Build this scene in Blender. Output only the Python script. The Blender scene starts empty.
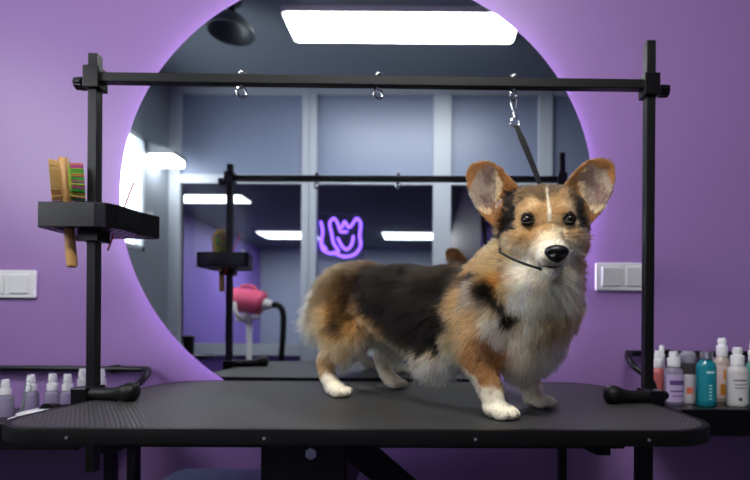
import bpy, bmesh, math, random
import numpy as np
from mathutils import Vector, Matrix, Euler
from mathutils.kdtree import KDTree

C = bpy.context.scene.collection
PI = math.pi
rnd = random.Random(7)
ZT = 0.80                # table top height
ZC = ZT + 0.164          # camera height
WALL = 1.43              # back wall plane (Y)
GLASS = 1.40             # mirror surface (Y)
CEIL = 2.80
PART_Y = -0.97           # glass partition behind the camera

# ------------------------------------------------------------ materials
def srgb(r, g, b):
    f = lambda c: (c/255/12.92 if c/255 <= 0.04045 else ((c/255+0.055)/1.055)**2.4)
    return (f(r), f(g), f(b), 1.0)

def mat(name, col, rough=0.5, metal=0.0, bump=None, spec=0.5, trans=0.0, coat=0.0, vary=0.0, ior=1.45):
    m = bpy.data.materials.new(name); m.use_nodes = True
    nt = m.node_tree; b = nt.nodes['Principled BSDF']
    b.inputs['Base Color'].default_value = col
    b.inputs['Roughness'].default_value = rough
    b.inputs['Metallic'].default_value = metal
    b.inputs['Specular IOR Level'].default_value = spec
    b.inputs['Transmission Weight'].default_value = trans
    b.inputs['Coat Weight'].default_value = coat
    b.inputs['IOR'].default_value = ior
    if bump or vary:
        tc = nt.nodes.new('ShaderNodeTexCoord')
        ns = nt.nodes.new('ShaderNodeTexNoise')
        sc, st, di = bump if bump else (8.0, 0.0, 0.001)
        ns.inputs['Scale'].default_value = sc
        ns.inputs['Detail'].default_value = 4
        nt.links.new(tc.outputs['Object'], ns.inputs['Vector'])
        if bump:
            bp = nt.nodes.new('ShaderNodeBump')
            bp.inputs['Strength'].default_value = st
            bp.inputs['Distance'].default_value = di
            nt.links.new(ns.outputs['Fac'], bp.inputs['Height'])
            nt.links.new(bp.outputs['Normal'], b.inputs['Normal'])
        if vary:
            n2 = nt.nodes.new('ShaderNodeTexNoise'); n2.inputs['Scale'].default_value = 5
            nt.links.new(tc.outputs['Object'], n2.inputs['Vector'])
            mx = nt.nodes.new('ShaderNodeMix'); mx.data_type = 'RGBA'
            mx.inputs[6].default_value = tuple(c*(1-vary) for c in col[:3])+(1,)
            mx.inputs[7].default_value = tuple(min(1, c*(1+vary)) for c in col[:3])+(1,)
            nt.links.new(n2.outputs['Fac'], mx.inputs[0])
            nt.links.new(mx.outputs[2], b.inputs['Base Color'])
    return m

def emis(name, col, strength):
    m = bpy.data.materials.new(name); m.use_nodes = True
    nt = m.node_tree; nt.nodes.clear()
    e = nt.nodes.new('ShaderNodeEmission'); o = nt.nodes.new('ShaderNodeOutputMaterial')
    e.inputs[0].default_value = col; e.inputs[1].default_value = strength
    nt.links.new(e.outputs[0], o.inputs[0])
    return m

# ------------------------------------------------------------ mesh helpers
def bx(bm, c, s, rot=None, bev=0.0, seg=2):
    M = Matrix.Translation(c) @ (rot.to_4x4() if rot else Matrix.Identity(4)) @ Matrix.Diagonal((s[0], s[1], s[2], 1))
    r = bmesh.ops.create_cube(bm, size=1.0, matrix=M)
    if bev:
        es = list({e for v in r['verts'] for e in v.link_edges})
        bmesh.ops.bevel(bm, geom=es, offset=bev, segments=seg, affect='EDGES', profile=0.5)

def box2(bm, a, b, bev=0.0):
    bx(bm, [(a[i]+b[i])/2 for i in range(3)], [abs(a[i]-b[i]) for i in range(3)], None, bev)

def cyl(bm, a, b, r, r2=None, n=20):
    a, b = Vector(a), Vector(b); d = b-a
    q = d.to_track_quat('Z', 'Y').to_matrix().to_4x4()
    bmesh.ops.create_cone(bm, cap_ends=True, segments=n, radius1=r, radius2=r if r2 is None else r2,
                          depth=d.length, matrix=Matrix.Translation((a+b)/2) @ q)

def bar(bm, a, b, w, h, bev=0.001):
    a, b = Vector(a), Vector(b); d = b-a
    q = d.to_track_quat('Z', 'Y').to_matrix()
    bx(bm, (a+b)/2, (w, h, d.length), q, bev)

def sph(bm, c, r, sub=3, rot=None):
    if not hasattr(r, '__len__'): r = (r, r, r)
    M = Matrix.Translation(c) @ (rot.to_4x4() if rot else Matrix.Identity(4)) @ Matrix.Diagonal((r[0], r[1], r[2], 1))
    bmesh.ops.create_icosphere(bm, subdivisions=sub, radius=1.0, matrix=M)

def smoothpts(pts, k=8, closed=False):
    P = [Vector(p) for p in pts]; n = len(P); out = []
    rng = range(n if closed else n-1)
    for i in rng:
        if closed: p0, p1, p2, p3 = P[i-1], P[i], P[(i+1) % n], P[(i+2) % n]
        else: p0, p1, p2, p3 = P[max(i-1, 0)], P[i], P[i+1], P[min(i+2, n-1)]
        for j in range(k):
            t = j/k
            out.append(0.5*((2*p1)+(-p0+p2)*t+(2*p0-5*p1+4*p2-p3)*t*t+(-p0+3*p1-3*p2+p3)*t**3))
    if not closed: out.append(P[-1])
    return out

def tube(bm, pts, r, n=10, closed=False, flat=1.0):
    pts = [Vector(p) for p in pts]; N = len(pts); rings = []; up = None
    for i, p in enumerate(pts):
        if closed: d = pts[(i+1) % N]-pts[i-1]
        else: d = pts[min(i+1, N-1)]-pts[max(i-1, 0)]
        d.normalize()
        if up is None: up = Vector((0, 0, 1)) if abs(d.z) < 0.9 else Vector((1, 0, 0))
        x = d.cross(up).normalized(); y = x.cross(d).normalized(); up = y
        rr = r[i] if hasattr(r, '__len__') else r
        rings.append([bm.verts.new(p+rr*(math.cos(2*PI*k/n)*x+flat*math.sin(2*PI*k/n)*y)) for k in range(n)])
    for i in range(N if closed else N-1):
        a, b = rings[i], rings[(i+1) % N]
        for k in range(n):
            bm.faces.new((a[k], a[(k+1) % n], b[(k+1) % n], b[k]))
    if not closed:
        bm.faces.new(rings[0]); bm.faces.new(rings[-1][::-1])

def lathe(bm, prof, c=(0, 0, 0), n=24, sx=1.0, sy=1.0):
    rings = []
    for (r, z) in prof:
        rings.append([bm.verts.new((c[0]+sx*r*math.cos(2*PI*k/n), c[1]+sy*r*math.sin(2*PI*k/n), c[2]+z)) for k in range(n)])
    for a, b in zip(rings, rings[1:]):
        for k in range(n): bm.faces.new((a[k], a[(k+1) % n], b[(k+1) % n], b[k]))
    bm.faces.new(rings[0][::-1]); bm.faces.new(rings[-1])

def prism(bm, poly, z0, z1, ax='z'):
    def P(x, y, z): return (x, y, z) if ax == 'z' else ((x, z, y) if ax == 'y' else (z, x, y))
    a = [bm.verts.new(P(x, y, z0)) for x, y in poly]; b = [bm.verts.new(P(x, y, z1)) for x, y in poly]
    n = len(poly)
    for i in range(n): bm.faces.new((a[i], a[(i+1) % n], b[(i+1) % n], b[i]))
    bm.faces.new(a[::-1]); bm.faces.new(b)

def rrect(x0, y0, x1, y1, r, n=8):
    out = []
    for cx, cy, a0 in ((x1-r, y1-r, 0), (x0+r, y1-r, 90), (x0+r, y0+r, 180), (x1-r, y0+r, 270)):
        for k in range(n+1):
            a = math.radians(a0+90*k/n); out.append((cx+r*math.cos(a), cy+r*math.sin(a)))
    return out

def obj(name, bm, m, parent=None, smooth=False, bevel=0.0):
    bmesh.ops.recalc_face_normals(bm, faces=bm.faces[:])
    me = bpy.data.meshes.new(name); bm.to_mesh(me); bm.free()
    o = bpy.data.objects.new(name, me); C.objects.link(o)
    if m: me.materials.append(m)
    if parent: o.parent = parent
    if smooth:
        me.shade_smooth()
        if smooth != 'full':
            try: me.set_sharp_from_angle(angle=math.radians(40))
            except Exception: pass
    if bevel:
        md = o.modifiers.new('bevel', 'BEVEL'); md.width = bevel; md.segments = 2; md.limit_method = 'ANGLE'
    return o

def one(name, m, fn, parent=None, smooth=False, bevel=0.0):
    bm = bmesh.new(); fn(bm); return obj(name, bm, m, parent, smooth, bevel)

def thing(name, label, cat, loc=(0, 0, 0), rotz=0, group=None):
    o = bpy.data.objects.new(name, None); C.objects.link(o)
    o.location = loc; o.rotation_euler = (0, 0, rotz); o.empty_display_size = 0.05
    return tag(o, label, cat, group)
def tag(o, label, cat, group=None):
    o['label'] = label; o['category'] = cat
    if group: o['group'] = group
    return o
def struct(o): o['kind'] = 'structure'; return o

# ------------------------------------------------------------ palette
M_WALL = mat('purple_paint', srgb(152, 118, 178), 0.36, bump=(14, 0.12, 0.004), spec=0.5)
M_GREY = mat('grey_paint', srgb(120, 128, 140), 0.8, bump=(40, 0.1, 0.002))
M_CEIL = mat('ceiling_paint', srgb(112, 120, 132), 0.85, bump=(30, 0.1, 0.002))
M_FLOOR = mat('dark_floor', srgb(38, 34, 44), 0.4, bump=(20, 0.1, 0.002), vary=0.2)
M_WHITE = mat('white_plastic', srgb(225, 225, 228), 0.35)
M_FRAME = mat('white_frame', srgb(168, 175, 186), 0.45)
M_BLACK = mat('black_powder_coat', srgb(13, 13, 13), 0.4, bump=(900, 0.15, 0.0004), spec=0.4)
M_BLKPL = mat('black_plastic', srgb(10, 10, 11), 0.3, spec=0.4)
M_RUBBER = mat('black_rubber', srgb(8, 8, 9), 0.5, spec=0.2)
M_CHROME = mat('chrome', srgb(215, 215, 215), 0.15, 1.0)
M_STEEL = mat('zinc_bolt', srgb(190, 200, 200), 0.35, 0.9)
M_STRAP = mat('black_webbing', srgb(22, 22, 24), 0.75, bump=(600, 0.4, 0.0008))
M_WOOD = mat('bamboo', srgb(196, 150, 92), 0.4, bump=(80, 0.1, 0.001), vary=0.12)
M_BRISTLE = mat('tan_bristle', srgb(205, 170, 105), 0.6)
M_GLASS = mat('pane_glass', srgb(225, 235, 240), 0.02, trans=1.0, ior=1.12)
M_MIRROR = mat('mirror_silver', (0.68, 0.72, 0.74, 1), 0.0, 1.0)

# ------------------------------------------------------------ room shell
XL, XR = -2.02, 2.6
def wall(name, a, b, m): return struct(one(name, m, lambda bm: box2(bm, a, b)))
FAR = -9.0
wall('wall_back', (XL-0.1, WALL, 0), (XR+0.1, WALL+0.1, CEIL), M_WALL)
wall('floor', (-4.2, FAR-0.1, -0.1), (4.2, WALL+0.1, 0), M_FLOOR)
wall('ceiling', (-4.2, FAR-0.1, CEIL), (4.2, WALL+0.1, CEIL+0.1), M_CEIL)
wall('wall_right', (XR, PART_Y-0.05, 0), (XR+0.1, WALL, CEIL), M_GREY)
# left wall with a window opening
WY0, WY1, WZ0, WZ1 = -0.62, 0.75, 1.47, 2.27
def lw(bm):
    box2(bm, (XL-0.1, PART_Y-0.05, 0), (XL, WY0, CEIL)); box2(bm, (XL-0.1, WY1, 0), (XL, WALL, CEIL))
    box2(bm, (XL-0.1, WY0, 0), (XL, WY1, WZ0)); box2(bm, (XL-0.1, WY0, WZ1), (XL, WY1, CEIL))
struct(one('wall_left', M_GREY, lw))
w1 = struct(one('window_1', emis('frosted_daylight', (0.93, 0.97, 1, 1), 6.0), lambda bm: box2(bm, (XL-0.06, WY0+0.02, WZ0+0.02), (XL-0.05, WY1-0.02, WZ1-0.02))))
def wf(bm):
    for a, b in (((WY0, WZ0), (WY0+0.03, WZ1)), ((WY1-0.03, WZ0), (WY1, WZ1)), ((WY0, WZ0), (WY1, WZ0+0.03)), ((WY0, WZ1-0.03), (WY1, WZ1))):
        box2(bm, (XL-0.07, a[0], a[1]), (XL+0.005, b[0], b[1]))
one('window_frame', M_FRAME, wf, w1)
# far room behind the partition
M_PURP2 = mat('violet_paint', srgb(140, 110, 200), 0.6)
M_DPURP = mat('dark_violet_paint', srgb(62, 40, 104), 0.6)
M_BLUGR = mat('blue_grey_paint', srgb(165, 170, 188), 0.7)
wall('wall_far', (-4.2, FAR-0.1, 0), (4.2, FAR, CEIL), M_BLUGR)
wall('wall_far_left', (-4.2, FAR, 0), (-4.1, PART_Y-0.05, CEIL), M_PURP2)
wall('wall_far_right', (0.45, FAR, 0), (0.55, PART_Y-0.3, CEIL), M_DPURP)
wall('wall_side', (-4.1, PART_Y-0.05, 0), (XL-0.1, PART_Y, CEIL), M_GREY)
wall('wall_side_right', (XR+0.1, PART_Y-0.05, 0), (4.1, PART_Y, CEIL), M_GREY)
wall('wall_far_end', (4.1, FAR, 0), (4.2, PART_Y, CEIL), M_DPURP)

# glass partition
FT = 0.07
xs = [(-2.02, -1.93), (-0.985, -0.87), (0.04, 0.18), (0.86, 0.97), (1.75, 1.84), (2.52, 2.60)]
zb, zm = 0.80, 2.05
def pf(bm):
    y0, y1 = PART_Y-FT/2, PART_Y+FT/2
    for a, b in xs: box2(bm, (a, y0, 0), (b, y1, CEIL), 0.004)
    box2(bm, (XL, y0+0.004, CEIL-0.05), (XR, y1-0.004, CEIL)); box2(bm, (XL, y0+0.004, zm), (XR, y1-0.004, zm+0.07))
    box2(bm, (XL, y0+0.004, zb-0.09), (0.04, y1-0.004, zb)); box2(bm, (0.97, y0+0.004, zb-0.09), (XR, y1-0.004, zb))
    box2(bm, (-0.93, y0-0.01, zb), (-0.925, y1+0.008, CEIL))
pt = struct(one('wall_partition_frame', M_FRAME, pf))
struct(one('wall_partition_panel', mat('violet_panel', srgb(92, 66, 140), 0.5), lambda bm: (box2(bm, (XL, PART_Y-0.01, 0), (0.04, PART_Y+0.01, zb-0.09)), box2(bm, (0.97, PART_Y-0.01, 0), (XR, PART_Y+0.01, zb-0.09)))))
M_FROST = mat('pale_panel', srgb(120, 131, 156), 0.4)
k = 0
for (a, b), (c, d) in zip(xs, xs[1:]):
    k += 1
    struct(one('window_%d' % (k+1), M_FROST, lambda bm: box2(bm, (b, PART_Y-0.004, zm+0.07), (c, PART_Y+0.004, CEIL-0.05))))
    if k != 3: struct(one('window_%d' % (k+7), M_GLASS, lambda bm: box2(bm, (b, PART_Y-0.003, zb), (c, PART_Y+0.003, zm))))

# ------------------------------------------------------------ lights
E_PANEL = emis('led_diffuser', (1.0, 0.985, 0.95, 1), 30.0)
E_PANEL2 = emis('led_diffuser_far', (1.0, 0.99, 0.95, 1), 24.0)
def panel(x0, x1, y0, y1, label, m=E_PANEL, grp=None):
    t = thing('ceiling_light', label, 'ceiling light', ((x0+x1)/2, (y0+y1)/2, CEIL), 0, grp)
    hx, hy = (x1-x0)/2, (y1-y0)/2
    one('light_housing', M_WHITE, lambda bm: prism(bm, rrect(-hx-0.012, -hy-0.012, hx+0.012, hy+0.012, 0.03), -0.035, 0), t)
    one('diffuser', m, lambda bm: prism(bm, rrect(-hx, -hy, hx, hy, 0.025), -0.042, -0.034), t)
panel(-0.85, 0.53, -0.264, 0.02, 'long white ceiling light panel straight above the camera, widest in the round mirror')
panel(-3.75, -2.65, -4.4, -4.0, 'lit ceiling panel reflected at upper left of the pink dryer', E_PANEL2)
panel(-0.9, 0.12, -7.4, -6.7, 'lit ceiling panel reflected to the right of the violet neon sign', E_PANEL2)
panel(-3.4, -2.3, -7.4, -6.7, 'lit ceiling panel reflected above the pink dryer, beyond the glass', E_PANEL2)
# wall lamp on the left wall
t = thing('wall_lamp', 'white wall lamp with glowing underside seen at the mirror left edge', 'wall lamp', (XL, -0.72, 2.17))
one('lamp_hood', mat('grey_hood', srgb(120, 126, 130), 0.5), lambda bm: prism(bm, [(0, 0.09), (0.08, 0.06), (0.20, 0.03), (0.20, 0.0), (0, 0.0)], -0.09, 0.09, 'y'), t)
one('lamp_diffuser', E_PANEL2, lambda bm: box2(bm, (0.01, -0.08, -0.05), (0.195, 0.08, -0.001), 0.008), t)
# dark pendant near ceiling
t = thing('pendant_lamp', 'dark bowl shaped ceiling fitting beside the long light panel', 'ceiling fitting', (-1.125, 0.07, CEIL))
one('canopy', M_BLKPL, lambda bm: lathe(bm, [(0.05, -0.02), (0.055, -0.01), (0.055, 0)]), t, True)
one('stem', M_BLKPL, lambda bm: cyl(bm, (0, 0, -0.10), (0, 0, -0.015), 0.02), t, True)
sh = one('shade', mat('dark_grey_metal', srgb(58, 64, 70), 0.4), lambda bm: lathe(bm, [(0.03, -0.09), (0.08, -0.11), (0.12, -0.15), (0.13, -0.19), (0.122, -0.19), (0.112, -0.155), (0.075, -0.12), (0.02, -0.10)]), t, True)

# ------------------------------------------------------------ round mirror
MC = (-0.208, GLASS, ZC+0.375); RX, RZ = 0.690, 0.652
t = thing('round_mirror', 'large round backlit wall mirror behind the grooming table', 'mirror', (MC[0], WALL, MC[2]))
def disc(bm, rx, rz, y0, y1, n=128):
    a = [bm.verts.new((rx*math.cos(2*PI*k/n), y0, rz*math.sin(2*PI*k/n))) for k in range(n)]
    b = [bm.verts.new((rx*math.cos(2*PI*k/n), y1, rz*math.sin(2*PI*k/n))) for k in range(n)]
    for k in range(n): bm.faces.new((a[k], a[(k+1) % n], b[(k+1) % n], b[k]))
    bm.faces.new(a[::-1]); bm.faces.new(b)
one('mirror_glass', M_MIRROR, lambda bm: disc(bm, RX, RZ, GLASS-WALL, GLASS-WALL+0.005), t)
one('mirror_backing', M_WHITE, lambda bm: disc(bm, RX-0.05, RZ-0.05, GLASS-WALL+0.005, 0.0), t)
def strip(bm, n=128):
    rr = []
    for (dr, y) in ((0.042, GLASS-WALL+0.009), (0.042, -0.006), (0.048, -0.006), (0.048, GLASS-WALL+0.009)):
        rr.append([bm.verts.new(((RX-dr)*math.cos(2*PI*k/n), y, (RZ-dr)*math.sin(2*PI*k/n))) for k in range(n)])
    for i in range(4):
        a, b = rr[i], rr[(i+1) % 4]
        for k in range(n): bm.faces.new((a[k], a[(k+1) % n], b[(k+1) % n], b[k]))
one('led_strip', emis('violet_led', (0.78, 0.66, 1.0, 1), 16.0), strip, t)

# ------------------------------------------------------------ wall switches
def switch(cx, cz, label):
    t = thing('wall_switch', label, 'light switch', (cx, WALL, cz), 0)
    one('switch_frame', M_WHITE, lambda bm: prism(bm, rrect(-0.081, -0.041, 0.081, 0.041, 0.005), -0.010, 0, 'y'), t, bevel=0.002)
    for s in (-1, 1):
        one('rocker', M_WHITE, lambda bm: bx(bm, (s*0.036, -0.012, 0), (0.056, 0.008, 0.056), Euler((0.05, 0, 0)).to_matrix(), 0.002), t)
switch(0.580, ZC+0.144, 'white double wall switch right of the mirror, beside the dog')
switch(-1.242, ZC+0.110, 'white double wall switch left of the mirror, under the brush tray')

# ------------------------------------------------------------ grooming table
TC = (-0.112, 1.05)
TR = math.radians(0.7)
def matmat():
    m = mat('ribbed_rubber_mat', srgb(50, 49, 50), 0.5, spec=0.5)
    nt = m.node_tree; b = nt.nodes['Principled BSDF']
    tc = nt.nodes.new('ShaderNodeTexCoord')
    ws = []
    for ang in (35, -35):
        mp = nt.nodes.new('ShaderNodeMapping'); mp.inputs['Rotation'].default_value = (0, 0, math.radians(ang))
        nt.links.new(tc.outputs['Object'], mp.inputs[0])
        w = nt.nodes.new('ShaderNodeTexWave'); w.inputs['Scale'].default_value = 48; w.inputs['Distortion'].default_value = 0
        nt.links.new(mp.outputs[0], w.inputs[0]); ws.append(w)
    mx = nt.nodes.new('ShaderNodeMath'); mx.operation = 'MULTIPLY'
    nt.links.new(ws[0].outputs['Fac'], mx.inputs[0]); nt.links.new(ws[1].outputs['Fac'], mx.inputs[1])
    bp = nt.nodes.new('ShaderNodeBump'); bp.inputs['Strength'].default_value = 0.8; bp.inputs['Distance'].default_value = 0.0012
    nt.links.new(mx.outputs[0], bp.inputs['Height']); nt.links.new(bp.outputs[0], b.inputs['Normal'])
    cr = nt.nodes.new('ShaderNodeValToRGB')
    cr.color_ramp.elements[0].color = srgb(30, 30, 30); cr.color_ramp.elements[1].color = srgb(76, 75, 73)
    cr.color_ramp.elements[1].position = 0.6
    nt.links.new(mx.outputs[0], cr.inputs[0]); nt.links.new(cr.outputs[0], b.inputs['Base Color'])
    return m
tb = thing('grooming_table', 'black grooming table with ribbed rubber top carrying the dog', 'table', (TC[0], TC[1], 0), TR)
hx, hy = 0.594, 0.313
one('rubber_mat', matmat(), lambda bm: prism(bm, rrect(-hx+0.011, -hy+0.011, hx-0.011, hy-0.011, 0.094, 12), ZT-0.006, ZT), tb)
def edge(bm):
    A = rrect(-hx, -hy, hx, hy, 0.105, 12); B = rrect(-hx+0.011, -hy+0.011, hx-0.011, hy-0.011, 0.094, 12)
    zs = [(A, ZT-0.0235), (A, ZT-0.002), (A, ZT+0.0006), (B, ZT+0.0006), (B, ZT-0.024)]
    zs[2] = ([(x*0.997, y*0.997) for x, y in A], ZT+0.0006)
    rings = [[bm.verts.new((x, y, z)) for x, y in P] for P, z in zs]
    n = len(A)
    for i in range(5):
        a, b = rings[i], rings[(i+1) % 5]
        for k in range(n): bm.faces.new((a[k], a[(k+1) % n], b[(k+1) % n], b[k]))
one('edge_band', M_RUBBER, edge, tb, True)
one('board', M_BLACK, lambda bm: prism(bm, rrect(-hx+0.012, -hy+0.012, hx-0.012, hy-0.012, 0.093, 12), ZT-0.022, ZT-0.0065), tb)
for x in (-0.44, -0.14, 0.184, 0.453):
    one('screw', M_STEEL, lambda bm: cyl(bm, (x, -hy-0.0012, ZT-0.013), (x, -hy+0.002, ZT-0.013), 0.0024), tb, True)
zf = ZT-0.024
def und(bm):
    for y in (-0.19, 0.19): box2(bm, (-0.46, y-0.02, zf-0.03), (0.46, y+0.02, zf), 0.002)
    for x in (-0.44, 0.44): box2(bm, (x-0.02, -0.21, zf-0.03), (x+0.02, 0.21, zf-0.001), 0.002)
one('subframe', M_BLACK, und, tb)
for x, s in ((-0.425, 1), (0.415, -1)):
    def g(bm):
        prism(bm, [(x, zf), (x, zf-0.028), (x+s*0.022, zf-0.028), (x+s*0.08, zf)], -0.26, -0.225, 'y')
    one('gusset', M_BLACK, g, tb, bevel=0.001)
def leg(bm, x0, y0, x1, y1): bar(bm, (x0, y0, 0.02), (x1, y1, zf-0.02), 0.028, 0.028)
for x0, y0 in ((-0.445, -0.2), (-0.405, -0.2), (0.491, -0.2)): one('leg', M_BLACK, lambda bm: bar(bm, (x0, y0, 0.03), (x0, y0, zf), 0.016, 0.016), tb)
one('leg', M_BLACK, lambda bm: bar(bm, (0.47, -0.2+0.4, 0.03), (0.47, 0.2, zf), 0.02, 0.02), tb)
for x0 in (-0.45, 0.47): one('foot_bar', M_BLACK, lambda bm: box2(bm, (x0-0.04, -0.28, 0), (x0+0.04, 0.28, 0.03), 0.004), tb)
one('lift_housing', M_BLACK, lambda bm: box2(bm, (-0.170, -0.24, zf-0.12), (-0.025, 0.10, zf-0.001), 0.004), tb)
one('diagonal_brace', M_BLACK, lambda bm: bar(bm, (-0.035, -0.225, zf-0.005), (0.47, -0.10, 0.30), 0.02, 0.05), tb)
one('hex_bolt', M_STEEL, lambda bm: cyl(bm, (-0.083, -0.250, zf-0.030), (-0.083, -0.238, zf-0.030), 0.0100, n=6), tb)

# ------------------------------------------------------------ grooming arm (two posts and a bar)
M_CAST = mat('cast_black', srgb(13, 13, 14), 0.5, spec=0.4)
ZB = ZC+0.528
ar = thing('grooming_rack', 'black square tube grooming rack clamped over the table', 'grooming rack', (TC[0], TC[1], 0), TR)
PXL, PXR = -0.612, 0.598
for x, z0, z1 in ((PXL, ZC-0.325, ZC+0.579), (PXR, ZC-0.42, ZC+0.624)):
    one('post', M_BLACK, lambda bm: bx(bm, (x, 0, (z0+z1)/2), (0.020, 0.020, z1-z0), None, 0.0015), ar)
one('crossbar', M_BLACK, lambda bm: box2(bm, (PXL+0.012, -0.010, ZB-0.010), (PXR-0.012, 0.010, ZB+0.010), 0.0015), ar)
for x, s in ((PXL, -1), (PXR, 1)):
    sl = one('sleeve', M_BLKPL, lambda bm: box2(bm, (x-0.017, -0.017, ZB-0.026), (x+0.017, 0.017, ZB+0.022), 0.002), ar)
    def kn(bm):
        cyl(bm, (x+s*0.015, 0, ZB-0.012), (x+s*0.026, 0, ZB-0.012), 0.006)
        for k in range(8):
            a = 2*PI*k/8; cyl(bm, (x+s*0.024, 0.009*math.cos(a), ZB-0.012+0.009*math.sin(a)), (x+s*0.040, 0.008*math.cos(a), ZB-0.012+0.008*math.sin(a)), 0.0055, n=10)
        cyl(bm, (x+s*0.024, 0, ZB-0.012), (x+s*0.039, 0, ZB-0.012), 0.010)
    one('clamp_knob', M_BLKPL, kn, ar, True)
    # base clamp: jaw over the table edge, rounded bulge pointing inwards
    i = -s; g0, g1 = (0.0, 0.026) if s < 0 else (0.020, 0.014)
    def jaw(bm):
        pts = smoothpts([(x-i*g0, -0.026, ZT+0.012), (x+i*(0.03+g1), -0.038, ZT+0.0125), (x+i*(0.052+g1), -0.044, ZT+0.0145), (x+i*(0.070+g1), -0.048, ZT+0.0175), (x+i*(0.086+g1), -0.050, ZT+0.018), (x+i*(0.100+g1), -0.050, ZT+0.017)], 5)
        n = len(pts)-1
        rr = []
        for q in range(len(pts)):
            u_ = q/n
            r_ = 0.0135+0.0075*math.exp(-((u_-0.76)/0.20)**2)
            if u_ > 0.9: r_ *= math.sqrt(max(0.02, 1-((u_-0.9)/0.1)**2*0.9))
            rr.append(r_)
        tube(bm, pts, rr, 18)
        for v in bm.verts: v.co.z = max(v.co.z, ZT+0.0006) if abs(v.co.x) < 0.594 else v.co.z
    one('table_clamp', M_CAST, jaw, ar, True)
    def jb(bm):
        box2(bm, (x-0.017, -0.046, ZT-0.05), (x+0.017, 0.017, ZT+0.026), 0.003)
        box2(bm, (min(x, x+i*0.07), -0.016, ZT-0.045), (max(x, x+i*0.07), 0.016, ZT-0.030), 0.002)
        cyl(bm, (x+i*0.05, 0, ZT-0.075), (x+i*0.05, 0, ZT-0.030), 0.005)
    one('clamp_block', M_BLKPL, jb, ar)
    if s == 1: 
        def kk(bm):
            cyl(bm, (x+0.018, -0.004, ZT+0.012), (x+0.034, -0.004, ZT+0.010), 0.012, 0.010, 8)
            sph(bm, (x+0.036, -0.004, ZT+0.011), 0.010, 2)
        one('clamp_knob', M_BLKPL, kk, ar, True)
EYX = [(-0.423+0.108-0.0+0.0), 0.0, 0.0]
def wx(px, D=1.046): return (px-427)/480*D-TC[0]
EYES = [wx(240), wx(376.5), wx(513)]
for x in EYES:
    def eb(bm):
        cyl(bm, (x, 0, ZB+0.010), (x, 0, ZB+0.014), 0.0085, n=6); sph(bm, (x, 0, ZB+0.016), (0.008, 0.008, 0.007), 2)
        cyl(bm, (x, 0, ZB-0.016), (x, 0, ZB-0.010), 0.0065, n=6)
        ring = [(x+0.0105*math.cos(a*PI/8)*0.8, 0.0105*math.cos(a*PI/8)*0.6, ZB-0.025+0.0105*math.sin(a*PI/8)) for a in range(16)]
        tube(bm, ring, 0.0028, 8, True)
    one('eye_bolt', M_CHROME, eb, ar, True)

# ------------------------------------------------------------ leash
HX = TC[0]+EYES[2]; HY = TC[1]+0.0; ex = HX
hz = ZB-0.034
ls = thing('grooming_leash', 'black strap with chrome snap hook running from bar to dog neck', 'leash', (HX, HY+math.sin(TR)*EYES[2], hz))
def snap(bm):
    tube(bm, smoothpts([(0, 0, 0.004), (0.006, 0, 0.000), (0.005, 0, -0.010), (0.0025, 0, -0.022), (0.001, 0, -0.028), (-0.003, 0, -0.018), (-0.006, 0, -0.006), (-0.005, 0, 0.003)], 4, True), 0.0022, 8, True)
    cyl(bm, (0.001, 0, -0.028), (0.003, 0, -0.040), 0.0045, 0.0035)
    tube(bm, smoothpts([(0.003, 0, -0.038), (0.010, 0, -0.044), (0.012, 0, -0.054), (0.005, 0, -0.060), (-0.004, 0, -0.057), (-0.006, 0, -0.047)], 4, True), 0.0021, 8, True)
one('snap_hook', M_CHROME, snap, ls, True)
NECK = Vector((0.235, 0.925, ZT+0.385))    # where the strap reaches the nape
L0 = Vector(ls.location)
e = NECK-L0
p0 = Vector((0.005, 0, -0.056))
def strap(bm):
    pts = [p0.lerp(e, k/20)+Vector((0.004*math.sin(k/20*PI), 0, -0.006*math.sin(k/20*PI))) for k in range(21)]
    W = []
    for k, p in enumerate(pts):
        t_ = k/20; a = 0.9*t_*PI*0.35
        wv = Vector((math.cos(a), math.sin(a), 0))*(0.0072 if k > 2 else 0.0055)
        nv = Vector((-math.sin(a), math.cos(a), 0))*0.0015
        W.append([bm.verts.new(p+s1*wv+s2*nv) for s1, s2 in ((-1, -1), (1, -1), (1, 1), (-1, 1))])
    for a, b in zip(W, W[1:]):
        for k in range(4): bm.faces.new((a[k], a[(k+1) % 4], b[(k+1) % 4], b[k]))
    bm.faces.new(W[0][::-1]); bm.faces.new(W[-1])
one('strap', M_STRAP, strap, ls)
def noose(bm):
    c = [NECK, (0.165, 0.90, ZT+0.355), (0.128, 0.85, ZT+0.30), (0.130, 0.790, ZT+0.277), (0.152, 0.765, ZT+0.262), (0.176, 0.758, ZT+0.253), (0.205, 0.785, ZT+0.248),
         (0.235, 0.83, ZT+0.262), (0.262, 0.87, ZT+0.30), (0.265, 0.91, ZT+0.345)]
    tube(bm, smoothpts([Vector(p)-L0 for p in c], 6, True), 0.0021, 8, True)
one('noose', M_STRAP, noose, ls, True)

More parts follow.
